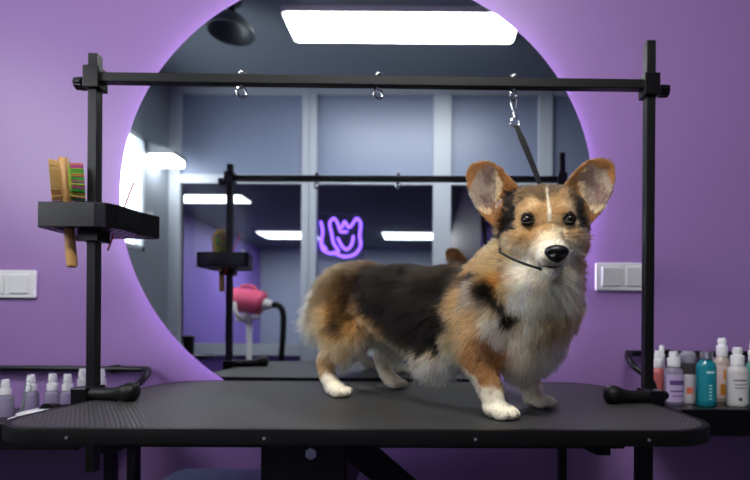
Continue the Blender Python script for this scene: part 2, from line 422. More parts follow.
# ------------------------------------------------------------ brush tray on the left post
ty = 1.05-0.007
tz0, tz1 = ZC+0.195, ZC+0.246
tray = thing('tool_tray', 'black plastic tool tray with holes clamped on the left post', 'tray', (0, 0, 0))
out = [(-0.800, 0.985), (-0.685, 0.985), (-0.664, 0.99), (-0.650, 1.01), (-0.645, 1.04), (-0.642, 1.075), (-0.632, 1.10), (-0.625, 1.12), (-0.635, 1.132), (-0.79, 1.132), (-0.806, 1.125), (-0.811, 1.10), (-0.811, 0.998)]
cxy = (-0.723, 1.06)
def shrink(P, d):
    return [(x+(cxy[0]-x)*d/abs(0.1), y+(cxy[1]-y)*d/abs(0.1)) for x, y in P]
def twall(bm):
    O_ = out; I_ = shrink(out, 0.004)
    rings = [[bm.verts.new((x, y, z)) for x, y in P] for P, z in ((O_, tz0), (O_, tz1), (I_, tz1), (I_, tz0))]
    n = len(out)
    for i in range(4):
        a, b = rings[i], rings[(i+1) % 4]
        for k in range(n): bm.faces.new((a[k], a[(k+1) % n], b[(k+1) % n], b[k]))
one('tray_wall', M_BLKPL, twall, tray, bevel=0.0012)
# base plate made of a lattice of bars and rims so that the holes are real
def tbase(bm):
    I_ = shrink(out, 0.004)
    def inside(x, y):
        c = False; n = len(I_)
        for i in range(n):
            x1, y1 = I_[i]; x2, y2 = I_[i-1]
            if (y1 > y) != (y2 > y) and x < (x2-x1)*(y-y1)/(y2-y1)+x1: c = not c
        return c
    s = 0.0045; z = tz0+0.006
    for lev in (z,):
        nx, ny = 50, 40; vs = {}
        def V(i, j):
            if (i, j) not in vs: vs[(i, j)] = bm.verts.new((-0.84+i*s, 0.98+j*s, lev))
            return vs[(i, j)]
        for i in range(nx):
            for j in range(ny):
                x, y = -0.84+(i+.5)*s, 0.98+(j+.5)*s
                if not inside(x, y): continue
                if i % 4 in (1, 2) and j % 4 in (1, 2): continue
                if abs(x+0.772) < 0.015 and abs(y-1.02) < 0.022: continue
                bm.faces.new((V(i, j), V(i+1, j), V(i+1, j+1), V(i, j+1)))
    r = bmesh.ops.extrude_face_region(bm, geom=bm.faces[:])
    for g in r['geom']:
        if isinstance(g, bmesh.types.BMVert): g.co.z -= 0.005
one('tray_base', M_BLKPL, tbase, tray)
def tcl(bm):
    px_, py_ = TC[0]+PXL*math.cos(TR), TC[1]+PXL*math.sin(TR)
    for dx in (-1, 1): box2(bm, (px_+dx*0.013, py_-0.020, tz0-0.022), (px_+dx*0.021, py_+0.020, tz0+0.003), 0.001)
    for dy in (-1, 1): box2(bm, (px_-0.021, py_+dy*0.013, tz0-0.022), (px_+0.021, py_+dy*0.021, tz0+0.003), 0.001)
    cyl(bm, (px_-0.036, py_, tz0-0.014), (px_-0.020, py_, tz0-0.014), 0.007, n=12)
one('post_clamp', M_BLKPL, tcl, tray)

# double sided brush standing in the tray
br = thing('pet_brush', 'double sided bamboo brush with tan and rainbow bristles in the tray', 'brush', (-0.765, 1.02, ZC+0.235))
br.rotation_euler = Euler((0.0, math.radians(-4), math.radians(37)))
def bw(bm):
    rings = []
    prof = [(0.006, -0.120), (0.0095, -0.117), (0.0105, -0.10), (0.0095, -0.06), (0.0085, -0.02), (0.011, 0.0), (0.022, 0.02), (0.030, 0.045), (0.031, 0.07), (0.026, 0.092), (0.015, 0.107), (0.004, 0.112)]
    for r, z in prof:
        th = 0.0095 if z > -0.01 else r
        rings.append([bm.verts.new((th*math.cos(2*PI*k/20), r*math.sin(2*PI*k/20), z)) for k in range(20)])
    for a, b in zip(rings, rings[1:]):
        for k in range(20): bm.faces.new((a[k], a[(k+1) % 20], b[(k+1) % 20], b[k]))
    bm.faces.new(rings[0]); bm.faces.new(rings[-1])
one('brush_body', M_WOOD, bw, br, True)
def bristles(bm, sgn, r, tall, stp, cols=None, lo=None):
    rn = random.Random(3)
    y = -0.024
    while y <= 0.0245:
        z = 0.018
        while z <= 0.102:
            if (y/0.027)**2+((z-0.06)/0.044)**2 < 1:
                yy, zz = y+rn.uniform(-.001, .001), z+rn.uniform(-.001, .001)
                bar(bm, (sgn*0.007, yy, zz), (sgn*(0.009+tall), yy*1.08+rn.uniform(-.001, .001), zz+(zz-0.06)*0.08), r, r, 0)
            z += stp
        y += stp
one('boar_bristles', M_BRISTLE, lambda bm: bristles(bm, -1, 0.0019, 0.017, 0.0055), br)
pal = [mat('bristle_%s' % n, c, 0.4) for n, c in (('green', srgb(60, 190, 60)), ('magenta', srgb(215, 40, 130)), ('blue', srgb(50, 90, 200)), ('yellow', srgb(220, 200, 50)))]
pb = one('nylon_bristles', pal[0], lambda bm: bristles(bm, 1, 0.0016, 0.024, 0.0058), br)
for q in pal[1:]: pb.data.materials.append(q)
fr = random.Random(5)
for i in range(0, len(pb.data.polygons), 6):
    k = fr.choice((0, 1, 1, 2, 0, 3, 0))
    for j in range(i, min(i+6, len(pb.data.polygons))): pb.data.polygons[j].material_index = k
one('bristle_cushion', mat('green_cushion', srgb(150, 190, 70), 0.5), lambda bm: sph(bm, (0.007, 0, 0.06), (0.006, 0.027, 0.044)), br, True)
# thin red stick
st = tag(one('comb_stick', mat('dark_red_lacquer', srgb(196, 50, 34), 0.5), lambda bm: cyl(bm, (0, 0, -0.083), (0.0, 0, 0.083), 0.0019, n=10), None, True), 'thin dark red stick poking through the tool tray', 'stick')
a_, b_ = Vector(((107-427)/480*1.09, 1.09, ZC+(324-253)/480*1.09)), Vector(((133-427)/480*1.09, 1.09, ZC+(324-184)/480*1.09))
st.location = (a_+b_)/2; st.rotation_euler = (b_-a_).to_track_quat('Z', 'Y').to_euler()
tag(one('metal_comb', M_STEEL, lambda bm: (box2(bm, (-0.652, 1.112, tz0+0.007), (-0.640, 1.122, tz1+0.006)), [bar(bm, (-0.650+k*0.003, 1.117, tz1+0.004), (-0.655+k*0.003, 1.117, tz1+0.013), 0.0009, 0.0009, 0) for k in range(5)])), 'small metal comb peeking over the right end of the tool tray', 'comb')

# ------------------------------------------------------------ side shelves with bottles
def shelf(x0, x1, zr, end, label, zs):
    t = thing('wall_shelf', label, 'shelf', (0, 0, 0))
    def tr(bm):
        box2(bm, (x0, 1.17, zs-0.012), (x1, WALL-0.001, zs), 0.002)
        box2(bm, (x0, 1.163, zs-0.055), (x1, 1.175, zs+0.010), 0.003)
        for xx in (x0, x1): box2(bm, (xx-0.004, 1.165, zs-0.05), (xx+0.004, WALL-0.001, zs+0.006), 0.002)
    one('shelf_tray', M_BLKPL, tr, t)
    s = 1 if end > 0 else -1        # which way the shelf runs away from its open end
    xe = x1 if s < 0 else x0
    xo = x0 if s < 0 else x1
    q = -s
    xw = xe+q*0.03
    pts = [(xo, WALL-0.02, zr), (xe-q*0.05, WALL-0.02, zr), (xw-q*0.01, WALL-0.024, zr-0.001), (xw+q*0.008, WALL-0.045, zr-0.010), (xw+q*0.004, WALL-0.078, zr-0.035), (xe, WALL-0.11, zs+0.055), (xe, WALL-0.12, zs)]
    one('guard_rail', M_BLKPL, lambda bm: tube(bm, smoothpts(pts, 6), 0.009, 12), t, True)
    for f in (0.1, 0.9):
        xx = x0+(x1-x0)*f; one('rail_bracket', M_BLKPL, lambda bm: box2(bm, (xx-0.008, WALL-0.022, zr-0.012), (xx+0.008, WALL, zr+0.012), 0.002), t)
    return zs
zsl = ZC-0.258; shelf(-1.60, -0.845, ZC-0.139, -1, 'black wall shelf with tube rail holding the bottles on the left', ZC-0.258)
zs = ZC-0.212; shelf(0.62, 1.50, ZC-0.082, 1, 'black wall shelf with tube rail holding the bottles on the right', zs)

def clear(name, col, rough=0.15, tr=0.6): return mat(name, col, rough, trans=tr, ior=1.4)
def bottle(x, y, h, r, bodym, capm, kind, label, lab=None, body_h=0.68, capname='cap', sx=1.0, marks=None, grp=None, name='bottle'):
    if x > 0: h *= 0.95
    t = thing(name, label, 'bottle', (x, y, zs), rnd.uniform(-.2, .2), grp)
    bh = h*body_h
    one('bottle_body', bodym, lambda bm: lathe(bm, [(r*0.9, 0), (r, 0.004), (r, bh*0.82), (r*0.93, bh*0.90), (r*0.55, bh*0.985), (r*0.5, bh)], n=28, sy=0.8), t, True)
    if kind == 'spray':
        def cp(bm):
            lathe(bm, [(r*0.58, bh*0.99), (r*0.62, bh), (r*0.62, bh+0.16*h), (r*0.42, bh+0.17*h), (r*0.42, bh+0.20*h)])
            lathe(bm, [(r*0.48, bh+0.20*h), (r*0.5, bh+0.21*h), (r*0.40, h)])
            cyl(bm, (0, -r*0.55, bh+0.27*h), (0, -r*0.3, bh+0.27*h), r*0.14, n=10)
        one('spray_cap', capm, cp, t, True)
    elif kind == 'flip':
        one('cap', capm, lambda bm: lathe(bm, [(r*0.62, bh*0.995), (r*0.66, bh), (r*0.62, h*0.99), (r*0.55, h)]), t, True)
    elif kind == 'collar':
        one('collar', mat('dark_grey_collar', srgb(70, 66, 70), 0.4), lambda bm: lathe(bm, [(r*0.98, bh*0.9), (r, bh*0.92), (r, bh+0.14*h), (r*0.9, bh+0.15*h)], sy=0.8), t, True)
        def du(bm):
            lathe(bm, [(r*0.9, bh+0.15*h), (r*1.0, bh+0.2*h), (r*0.95, h*0.95), (r*0.6, h)], sy=0.9)
        one('dust_cap', capm, du, t, True)
        one('trigger', capm, lambda bm: bx(bm, (-r*0.7, -r*0.5, bh+0.24*h), (r*1.2, r*0.5, 0.012), Euler((0, 0.5, 0)).to_matrix(), 0.003), t)
    if lab:
        lc, z0, z1 = lab
        def lb(bm):
            n = 20
            A = [[bm.verts.new((rr*math.cos(a), 0.8*rr*math.sin(a), z)) for a in [math.radians(200+140*k/n) for k in range(n+1)]] for rr, z in ((r*1.012, z0*bh), (r*1.012, z1*bh))]
            for k in range(n): bm.faces.new((A[0][k], A[0][k+1], A[1][k+1], A[1][k]))
        o = one('label', mat('label_'+label.split()[0], lc, 0.5), lb, t, 'full')
        if marks:
            def mk(bm):
                for (z, hh, wdt) in marks:
                    n = 8; hw = 60*wdt
                    A = [[bm.verts.new((rr*math.cos(a), 0.8*rr*math.sin(a), zz)) for a in [math.radians(270-hw+2*hw*k/n) for k in range(n+1)]] for rr, zz in ((r*1.02, z*bh), (r*1.02, (z+hh)*bh))]
                    for k in range(n): bm.faces.new((A[0][k], A[0][k+1], A[1][k+1], A[1][k]))
            allm = marks; pm = mat('label_print', marks_col(label), 0.5)
            for one_mark in allm:
                marks = [one_mark]; one('print', pm, mk, o, 'full')
    return t
def marks_col(l):
    return srgb(96, 66, 140) if 'lilac' in l else (srgb(230, 120, 90) if 'coral dot' in l else (srgb(214, 140, 40) if 'amber' in l else (srgb(180, 235, 235) if 'teal' in l else srgb(70, 70, 80))))
def at(px, D): return (px-427)/480*D
CLR = clear('clear_plastic', srgb(205, 200, 225), 0.2, 0.65)
CAPW = mat('white_cap', srgb(246, 246, 248), 0.4)
CAPC = clear('clear_cap', srgb(225, 225, 240), 0.15, 0.6)
D0 = 1.30
bottle(at(658, 1.33), 1.33, 0.150, 0.020, clear('rose_plastic', srgb(205, 110, 110), 0.3, 0.2), CAPW, 'spray', 'rose coloured spray bottle half hidden behind the right post', None)
bottle(at(663.5, 1.345), 1.355, 0.165, 0.015, CLR, CAPW, 'spray', 'slim clear spray bottle behind the lilac labelled one')
bottle(at(674, D0), D0, 0.150, 0.026, CLR, CAPW, 'spray', 'clear spray bottle with lilac label just right of the post', (srgb(196, 176, 214), 0.08, 0.80), 0.72, marks=[(0.52, 0.12, .8), (0.34, 0.04, .7), (0.22, 0.03, .5)])
bottle(at(690, 1.315), 1.325, 0.150, 0.0215, mat('white_bottle', srgb(206, 198, 208), 0.35), CAPC, 'collar', 'white bottle with dark grey collar and coral dot, clear cap', (srgb(208, 200, 210), 0.1, 0.85), 0.62, marks=[(0.30, 0.2, .35)])
bottle(at(706.5, 1.28), 1.28, 0.152, 0.0255, mat('teal_bottle', srgb(22, 132, 150), 0.25, coat=0.3), mat('silver_cap', srgb(190, 190, 195), 0.25, 0.9), 'flip', 'teal bottle with silver cap in the middle of the right shelf', (srgb(22, 134, 152), 0.1, 0.8), 0.86, marks=[(0.70, 0.05, .4), (0.15, 0.03, .15), (0.22, 0.03, .15), (0.29, 0.03, .15), (0.36, 0.03, .15), (0.43, 0.03, .15)])
bottle(at(722, 1.345), 1.345, 0.188, 0.023, clear('pale_amber_plastic', srgb(214, 196, 186), 0.25, 0.3), CAPW, 'spray', 'tall bottle with amber print behind the teal bottle', (srgb(214, 196, 190), 0.1, 0.8), 0.72, marks=[(0.16, 0.24, .5), (0.5, 0.2, .2)])
bottle(at(737.5, 1.28), 1.28, 0.164, 0.026, mat('milky_bottle', srgb(204, 200, 200), 0.35), CAPW, 'spray', 'white spray bottle with small dark print, second from the right edge', (srgb(206, 202, 204), 0.08, 0.85), 0.70, marks=[(0.62, 0.03, .6), (0.52, 0.02, .5), (0.44, 0.02, .5), (0.14, 0.08, .15)])
bottle(at(754, 1.31), 1.31, 0.182, 0.022, clear('sea_green_plastic', srgb(110, 190, 170), 0.25, 0.3), CAPW, 'spray', 'sea green spray bottle cut by the right edge of the photo')
zs = zsl
bottle(at(31.5, 1.33), 1.33, 0.110, 0.021, CLR, CAPW, 'spray', 'clear spray bottle second from the left edge of left shelf', body_h=0.6)
bottle(at(53, 1.34), 1.34, 0.112, 0.021, CLR, CAPW, 'spray', 'clear spray bottle standing behind the black clipper', body_h=0.6)
bottle(at(68, 1.33), 1.33, 0.112, 0.020, CLR, CAPW, 'spray', 'clear spray bottle right of the one behind the clipper', body_h=0.6)
bottle(at(83, 1.36), 1.36, 0.124, 0.020, CLR, CAPW, 'spray', 'clear spray bottle showing just left of the left post', body_h=0.62)
bottle(at(101.5, 1.36), 1.36, 0.124, 0.020, CLR, CAPW, 'spray', 'clear spray bottle showing just right of the left post', body_h=0.62)
bottle(at(6, 1.30), 1.30, 0.100, 0.020, CLR, CAPW, 'spray', 'short clear spray bottle at the left edge of the photo', body_h=0.6)
# clipper and folded towel on the left shelf
cl = thing('hair_clipper', 'black hair clipper with round head lying on left shelf', 'clipper', (at(55, 1.26), 1.25, zs))
one('clipper_body', M_BLKPL, lambda bm: tube(bm, smoothpts([(-0.005, 0.08, 0.018), (0, 0.04, 0.022), (0, 0.0, 0.028), (0.002, -0.02, 0.03)], 5), [0.014]*8+[0.018]*8, 14), cl, True)
one('clipper_blade', M_STEEL, lambda bm: box2(bm, (-0.014, -0.032, 0.018), (0.018, -0.018, 0.034), 0.002), cl)
tw = tag(one('folded_cloth', mat('white_cloth', srgb(215, 212, 215), 0.9, bump=(300, 0.5, 0.001)), lambda bm: (bx(bm, (0, 0, 0.010), (0.06, 0.10, 0.018), None, 0.006), bx(bm, (0.004, 0.005, 0.024), (0.052, 0.085, 0.010), Euler((0, 0, .1)).to_matrix(), 0.004)), None, True), 'small folded white cloth on the left shelf before the clipper', 'cloth')
tw.location = (at(40, 1.25), 1.235, zs)
sc_ = thing('grooming_scissors', 'metal scissors with grey rings standing between the left bottles', 'scissors', (at(20, 1.27), 1.27, zs))
one('blade', M_STEEL, lambda bm: bar(bm, (0, 0, 0.0), (0.018, 0, 0.075), 0.003, 0.008), sc_)
one('finger_ring', M_STEEL, lambda bm: tube(bm, [(0.022+0.009*math.cos(a*PI/8), 0, 0.082+0.010*math.sin(a*PI/8)) for a in range(16)], 0.002, 8, True), sc_, True)

# ------------------------------------------------------------ stool behind / under the table
stl = thing('padded_stool', 'blue grey padded stool behind the table, only its seat edge visible', 'stool', (-0.535, 1.16, 0))
one('seat', mat('blue_grey_vinyl', srgb(84, 104, 132), 0.35), lambda bm: prism(bm, rrect(-0.125, -0.125, 0.125, 0.125, 0.04), ZC-0.445, ZC-0.388), stl, True, bevel=0.012)
one('seat_base', M_BLKPL, lambda bm: box2(bm, (-0.09, -0.09, ZC-0.475), (0.09, 0.09, ZC-0.444), 0.005), stl)
one('column', M_CHROME, lambda bm: cyl(bm, (0, 0, 0.06), (0, 0, ZC-0.47), 0.022), stl, True)
for k in range(5):
    a = 2*PI*k/5+0.3
    lg = one('leg', M_BLKPL, lambda bm: bar(bm, (0, 0, 0.07), (0.20*math.cos(a), 0.20*math.sin(a), 0.055), 0.03, 0.022, 0.003), stl)
    one('caster', M_RUBBER, lambda bm: cyl(bm, (0.20*math.cos(a)-0.012, 0.20*math.sin(a), 0.024), (0.20*math.cos(a)+0.012, 0.20*math.sin(a), 0.024), 0.024), lg, True)

# ------------------------------------------------------------ pink stand dryer seen in the mirror
def atr(px, py, D): return Vector(((px-427)/480*D, 2*GLASS-D, ZC+(324-py)/480*D))
Dd = 3.40
dc = atr(250, 304, Dd)
dy_ = thing('stand_dryer', 'pink pet dryer on a white stand, seen in the mirror', 'pet dryer', (dc.x, dc.y, 0))
M_PINK = mat('pink_plastic', srgb(212, 84, 120), 0.4, coat=0.2)
def dbody(bm):
    pts = smoothpts([(-0.115, 0, 0.02), (-0.09, 0, 0.02), (0.0, 0, 0.01), (0.07, 0, 0.0), (0.10, 0, -0.008)], 6)
    n = len(pts)-1
    tube(bm, [p+Vector((0, 0, dc.z)) for p in pts], [0.086*min(1, 0.72+3*i/n) if i < n*0.8 else 0.086-0.03*(i-n*0.8)/(n*0.2) for i in range(n+1)], 28)
db = one('dryer_body', M_PINK, dbody, dy_, True)
one('carry_handle', M_PINK, lambda bm: tube(bm, smoothpts([(-0.07, 0, dc.z+0.09), (-0.05, 0, dc.z+0.118), (0.02, 0, dc.z+0.112), (0.05, 0, dc.z+0.078)], 6), 0.012, 10), dy_, True)
one('nozzle', M_WHITE, lambda bm: cyl(bm, (0.095, 0, dc.z-0.008), (0.155, 0, dc.z-0.015), 0.045, 0.028), dy_, True)
one('hose', M_RUBBER, lambda bm: tube(bm, smoothpts([(0.15, 0, dc.z-0.015), (0.20, 0, dc.z-0.02), (0.232, 0, dc.z-0.07), (0.235, 0, dc.z-0.2), (0.22, 0, dc.z-0.42)], 8), 0.021, 12), dy_, True)
one('yoke', M_WHITE, lambda bm: (tube(bm, smoothpts([(-0.075, -0.095, dc.z-0.0), (-0.06, -0.095, dc.z-0.08), (-0.03, 0, dc.z-0.125), (-0.06, 0.095, dc.z-0.08), (-0.075, 0.095, dc.z)], 6), 0.014, 10), sph(bm, (-0.05, 0.0, dc.z-0.11), (0.055, 0.03, 0.03)), sph(bm, (0.04, 0.0, dc.z-0.10), (0.035, 0.03, 0.02))), dy_, True)
one('stand_pole', M_WHITE, lambda bm: cyl(bm, (-0.005, 0, 0.06), (-0.005, 0, dc.z-0.11), 0.019), dy_, True)
for k in range(4):
    a = PI/4+PI/2*k
    one('leg', M_WHITE, lambda bm: bar(bm, (0, 0, 0.08), (0.19*math.cos(a), 0.19*math.sin(a), 0.03), 0.03, 0.025, 0.003), dy_)
# black speaker like box on a black side table, lower left of the mirror
tg = atr(196, 356, 3.3)
sd = thing('side_table', 'small black side table reflected low at the mirror left edge', 'side table', (tg.x+0.04, tg.y+0.10, 0))
one('table_top', M_BLKPL, lambda bm: lathe(bm, [(0.12, tg.z-0.02), (0.13, tg.z-0.015), (0.13, tg.z), (0.12, tg.z+0.003)]), sd, True)
one('column', M_BLKPL, lambda bm: cyl(bm, (0, 0, 0.02), (0, 0, tg.z-0.02), 0.025), sd, True)
one('base', M_BLKPL, lambda bm: lathe(bm, [(0.16, 0), (0.16, 0.012), (0.03, 0.03)]), sd, True)
jar = tag(one('black_jar', M_BLKPL, lambda bm: lathe(bm, [(0.03, 0), (0.034, 0.004), (0.034, 0.1), (0.04, 0.105), (0.04, 0.125), (0.03, 0.128)]), None, True), 'black lidded jar on the small black side table', 'jar')
jar.location = (tg.x-0.01, tg.y+0.08, tg.z+0.0035)

# ------------------------------------------------------------ neon sign on the glass
Dn = 3.82
ns_ = thing('neon_sign', 'glowing violet neon outline sign seen in the mirror', 'neon sign', (0, 0, 0))
E_NEON = emis('violet_neon', (0.25, 0.09, 1.0, 1), 4.0)
paths = [[(320, 240), (322, 250), (330, 254), (338, 252), (333, 244), (331, 234), (329, 224), (333, 219), (337, 224), (340, 232), (347, 232)],
         [(341, 229), (344, 222), (348, 228), (352, 224), (356, 219), (360, 224), (359, 236), (360, 246), (355, 254), (347, 257), (339, 256), (333, 252)],
         [(337, 238), (341, 246), (346, 250), (351, 245), (353, 236)], [(320, 222), (322, 232), (321, 244), (326, 250)]]
for P in paths:
    one('neon_tube', E_NEON, lambda bm: tube(bm, smoothpts([atr(x, y, Dn) for x, y in P], 5), 0.0115, 8), ns_, True)
def nb(bm):
    a, b = atr(316, 262, Dn+0.03), atr(364, 214, Dn+0.03)
    box2(bm, (a.x, a.y, a.z), (b.x, a.y-0.006, b.z))
one('backing_plate', mat('clear_acrylic', srgb(220, 220, 240), 0.05, trans=1.0), nb, ns_)

# ------------------------------------------------------------ the dog
O = Vector((0.012, 1.027, ZT))
FU, LV = np.array([0.78, -0.6258, 0]), np.array([0.6258, 0.78, 0])
def Bp(u, v, w): return FU*u+LV*v+np.array([0, 0, w])
HC = np.array([0.190, -0.185, 0.345])
hF = np.array([-0.0995, -0.995, 0]); hR = np.array([0.995, -0.0995, 0]); hZ = np.array([0, 0, 1.0])
def Hp(f, r, z): return HC+hF*f+hR*r+hZ*z
RB = Matrix((FU, LV, (0, 0, 1))).transposed(); RH = Matrix((hF, hR, (0, 0, 1))).transposed()
def build_body():
    bm = bmesh.new()
    def eb(c, r, rot=None): sph(bm, Vector(Bp(*c)), r, 3, RB @ rot if rot else RB)
    def eh(c, r, rot=None): sph(bm, Vector(Hp(*c)), r, 3, RH @ rot if rot else RH)
    def limb(pts):       # chain of (point, radius)
        for (a, ra), (b, rb) in zip(pts, pts[1:]):
            a, b = np.array(a), np.array(b); n = max(2, int(np.linalg.norm(b-a)/(0.25*min(ra, rb)))+1)
            for k in range(n+1):
                t = k/n; sph(bm, Vector(a+(b-a)*t), ra+(rb-ra)*t, 2)
    # trunk
    eb((-0.262, 0, 0.205), (0.090, 0.088, 0.092)); eb((-0.215, 0, 0.224), (0.105, 0.082, 0.082))
    eb((-0.10, 0, 0.208), (0.16, 0.085, 0.083)); eb((0.03, 0, 0.190), (0.17, 0.098, 0.094))
    eb((0.14, 0, 0.180), (0.13, 0.102, 0.104)); eb((0.205, -0.005, 0.165), (0.088, 0.085, 0.10))
    eb((0.045, -0.048, 0.108), (0.060, 0.036, 0.036)); eb((0.235, -0.01, 0.20), (0.070, 0.075, 0.085))
    # neck
    limb([(Bp(0.165, 0, 0.220), 0.088), (Bp(0.208, -0.002, 0.268), 0.070), (Hp(-0.040, 0.004, -0.035), 0.062), (Hp(-0.02, 0, -0.01), 0.060)])
    limb([(Bp(0.245, -0.02, 0.20), 0.078), (Hp(-0.01, 0.002, -0.075), 0.062)])
    # head
    eh((-0.005, 0, 0.008), (0.058, 0.062, 0.056)); [eh((-0.008, s*0.025, 0.029), (0.043, 0.034, 0.034)) for s in (-1, 1)]; [eh((-0.022, s*0.064, 0.012), (0.022, 0.020, 0.036)) for s in (-1, 1)]; eh((0.025, 0, -0.004), (0.042, 0.050, 0.036))
    for s in (-1, 1):
        eh((0.010, s*0.034, -0.034), (0.050, 0.036, 0.036)); eh((0.048, s*0.026, 0.002), (0.018, 0.018, 0.014))
        eh((0.074, s*0.0135, -0.064), (0.036, 0.0165, 0.017)); eh((0.102, s*0.0115, -0.077), (0.020, 0.0135, 0.0135))
    limb([(Hp(0.035, 0, -0.034), 0.032), (Hp(0.068, 0, -0.052), 0.0235), (Hp(0.098, 0, -0.068), 0.017), (Hp(0.117, 0.001, -0.0745), 0.0130)])
    limb([(Hp(0.030, 0, -0.066), 0.028), (Hp(0.070, 0, -0.087), 0.017), (Hp(0.096, 0, -0.096), 0.0115)])
    # legs
    for s in (-1, 1):
        limb([(Bp(0.185, s*0.060, 0.20), 0.060), (Bp(0.165, s*0.078, 0.135), 0.043), (Bp(0.165, s*0.080, 0.105), 0.034), (Bp(0.185, s*0.077, 0.065), 0.0245), (Bp(0.197, s*0.075, 0.030), 0.0205)])
        px_, pv = 0.212, s*0.076
        limb([(Bp(-0.225, s*0.045, 0.225), 0.066), (Bp(-0.225, s*0.070, 0.175), 0.060), (Bp(-0.185, s*0.080, 0.135), 0.046), (Bp(-0.215, s*0.088, 0.100), 0.030), (Bp(-0.243, s*0.092, 0.074), 0.021), (Bp(-0.228, s*0.094, 0.040), 0.0185), (Bp(-0.212, s*0.094, 0.024), 0.0195)])
        eb((-0.280, s*0.045, 0.175), (0.055, 0.045, 0.06))
        for (cu, cv, lead) in ((0.208, s*0.076, 0.0), (-0.196, s*0.094, 0.0)):
            eb((cu-0.006, cv, 0.0175), (0.025, 0.0215, 0.0165))
            for j, (dv, du) in enumerate(((-0.0178, 0.013), (-0.0062, 0.022), (0.0062, 0.022), (0.0178, 0.013))):
                eb((cu+du, cv+dv, 0.0118), (0.0165, 0.0064, 0.0115))
    # ears: cupped leaves with real thickness
    outl = [(0.034, 0.062), (0.060, 0.098), (0.084, 0.119), (0.108, 0.125), (0.129, 0.117), (0.137, 0.095), (0.127, 0.054), (0.103, 0.016), (0.076, -0.006), (0.050, 0.010), (0.040, 0.034)]
    ol = [(p.x, p.y) for p in smoothpts([(x, y, 0) for x, y in outl], 4, True)]
    cx, cz = 0.086, 0.056
    for s in (-1, 1):
        n = len(ol); lay = []
        for side in (0, 1):
            rings = []
            for q in (0.0, 0.25, 0.5, 0.72, 0.88, 0.97, 1.0):
                row = []
                for (x, z) in ol:
                    X, Z = cx+(x-cx)*q, cz+(z-cz)*q
                    f = -0.030-0.020*(1-q*q)-0.10*max(0, Z-0.05)-0.16*max(0, X-0.085)+0.10*max(0, 0.06-X)
                    th = 0.0040*math.sqrt(max(0.0, 1-q**4))+0.0006
                    row.append(bm.verts.new(Vector(Hp(f+(th if side == 0 else -th), s*X, Z))))
                rings.append(row)
            c_ = bm.verts.new(sum((v.co for v in rings[0]), Vector())/n)
            for v in rings[0]: pass
            bmesh.ops.delete(bm, geom=rings[0], context='VERTS'); rings = rings[1:]
            for k in range(n):
                bm.faces.new((c_, rings[0][k], rings[0][(k+1) % n]) if side == 0 else (c_, rings[0][(k+1) % n], rings[0][k]))
            for a, b in zip(rings, rings[1:]):
                for k in range(n):
                    bm.faces.new((a[k], b[k], b[(k+1) % n], a[(k+1) % n]) if side == 0 else (a[k], a[(k+1) % n], b[(k+1) % n], b[k]))
            lay.append(rings[-1])
        for k in range(n):
            bm.faces.new((lay[0][k], lay[1][k], lay[1][(k+1) % n], lay[0][(k+1) % n]))
    # tail stub
    eb((-0.315, 0, 0.235), (0.03, 0.022, 0.022))
    bmesh.ops.recalc_face_normals(bm, faces=bm.faces[:])
    me = bpy.data.meshes.new('tmp'); bm.to_mesh(me); bm.free()
    o = bpy.data.objects.new('tmp', me); C.objects.link(o)
    md = o.modifiers.new('r', 'REMESH'); md.mode = 'VOXEL'; md.voxel_size = 0.0028; md.adaptivity = 0
    dg = bpy.context.evaluated_depsgraph_get(); m2 = bpy.data.meshes.new_from_object(o.evaluated_get(dg))
    bpy.data.objects.remove(o)
    # weighted smoothing
    nv = len(m2.vertices); co = np.empty(nv*3); m2.vertices.foreach_get('co', co); co = co.reshape(-1, 3)
    ed = np.empty(len(m2.edges)*2, int); m2.edges.foreach_get('vertices', ed); ed = ed.reshape(-1, 2)
    hp = co-HC; hf, hr, hz = hp@hF, hp@hR, hp[:, 2]
    face = np.clip(1-(np.abs(np.linalg.norm((co-Hp(0.05, 0, -0.03))/[1, 1, 1], axis=1))-0.09)/0.03, 0, 1)
    ear = np.clip((np.maximum(np.abs(hr)-0.06, hz-0.058))/0.01, 0, 1)*(hz > -0.02)*(np.linalg.norm(hp, axis=1) < 0.2)
    paw = np.clip((0.06-co[:, 2])/0.02, 0, 1)
    wgt = 1-np.maximum(np.maximum(face*0.9, ear*0.97), paw*0.97)
    wgt = 0.03+wgt*0.62
    deg = np.zeros(nv); np.add.at(deg, ed[:, 0], 1); np.add.at(deg, ed[:, 1], 1)
    for it in range(45):
        s_ = np.zeros_like(co)
        for a in range(3):
            s_[:, a] = np.bincount(ed[:, 0], co[ed[:, 1], a], nv)+np.bincount(ed[:, 1], co[ed[:, 0], a], nv)
        co = co+(s_/deg[:, None]-co)*wgt[:, None]
    co[:, 2] = np.maximum(co[:, 2], 0.0012)
    m2.vertices.foreach_set('co', co.ravel()); m2.update()
    return m2, co

body_me, body_co = build_body()

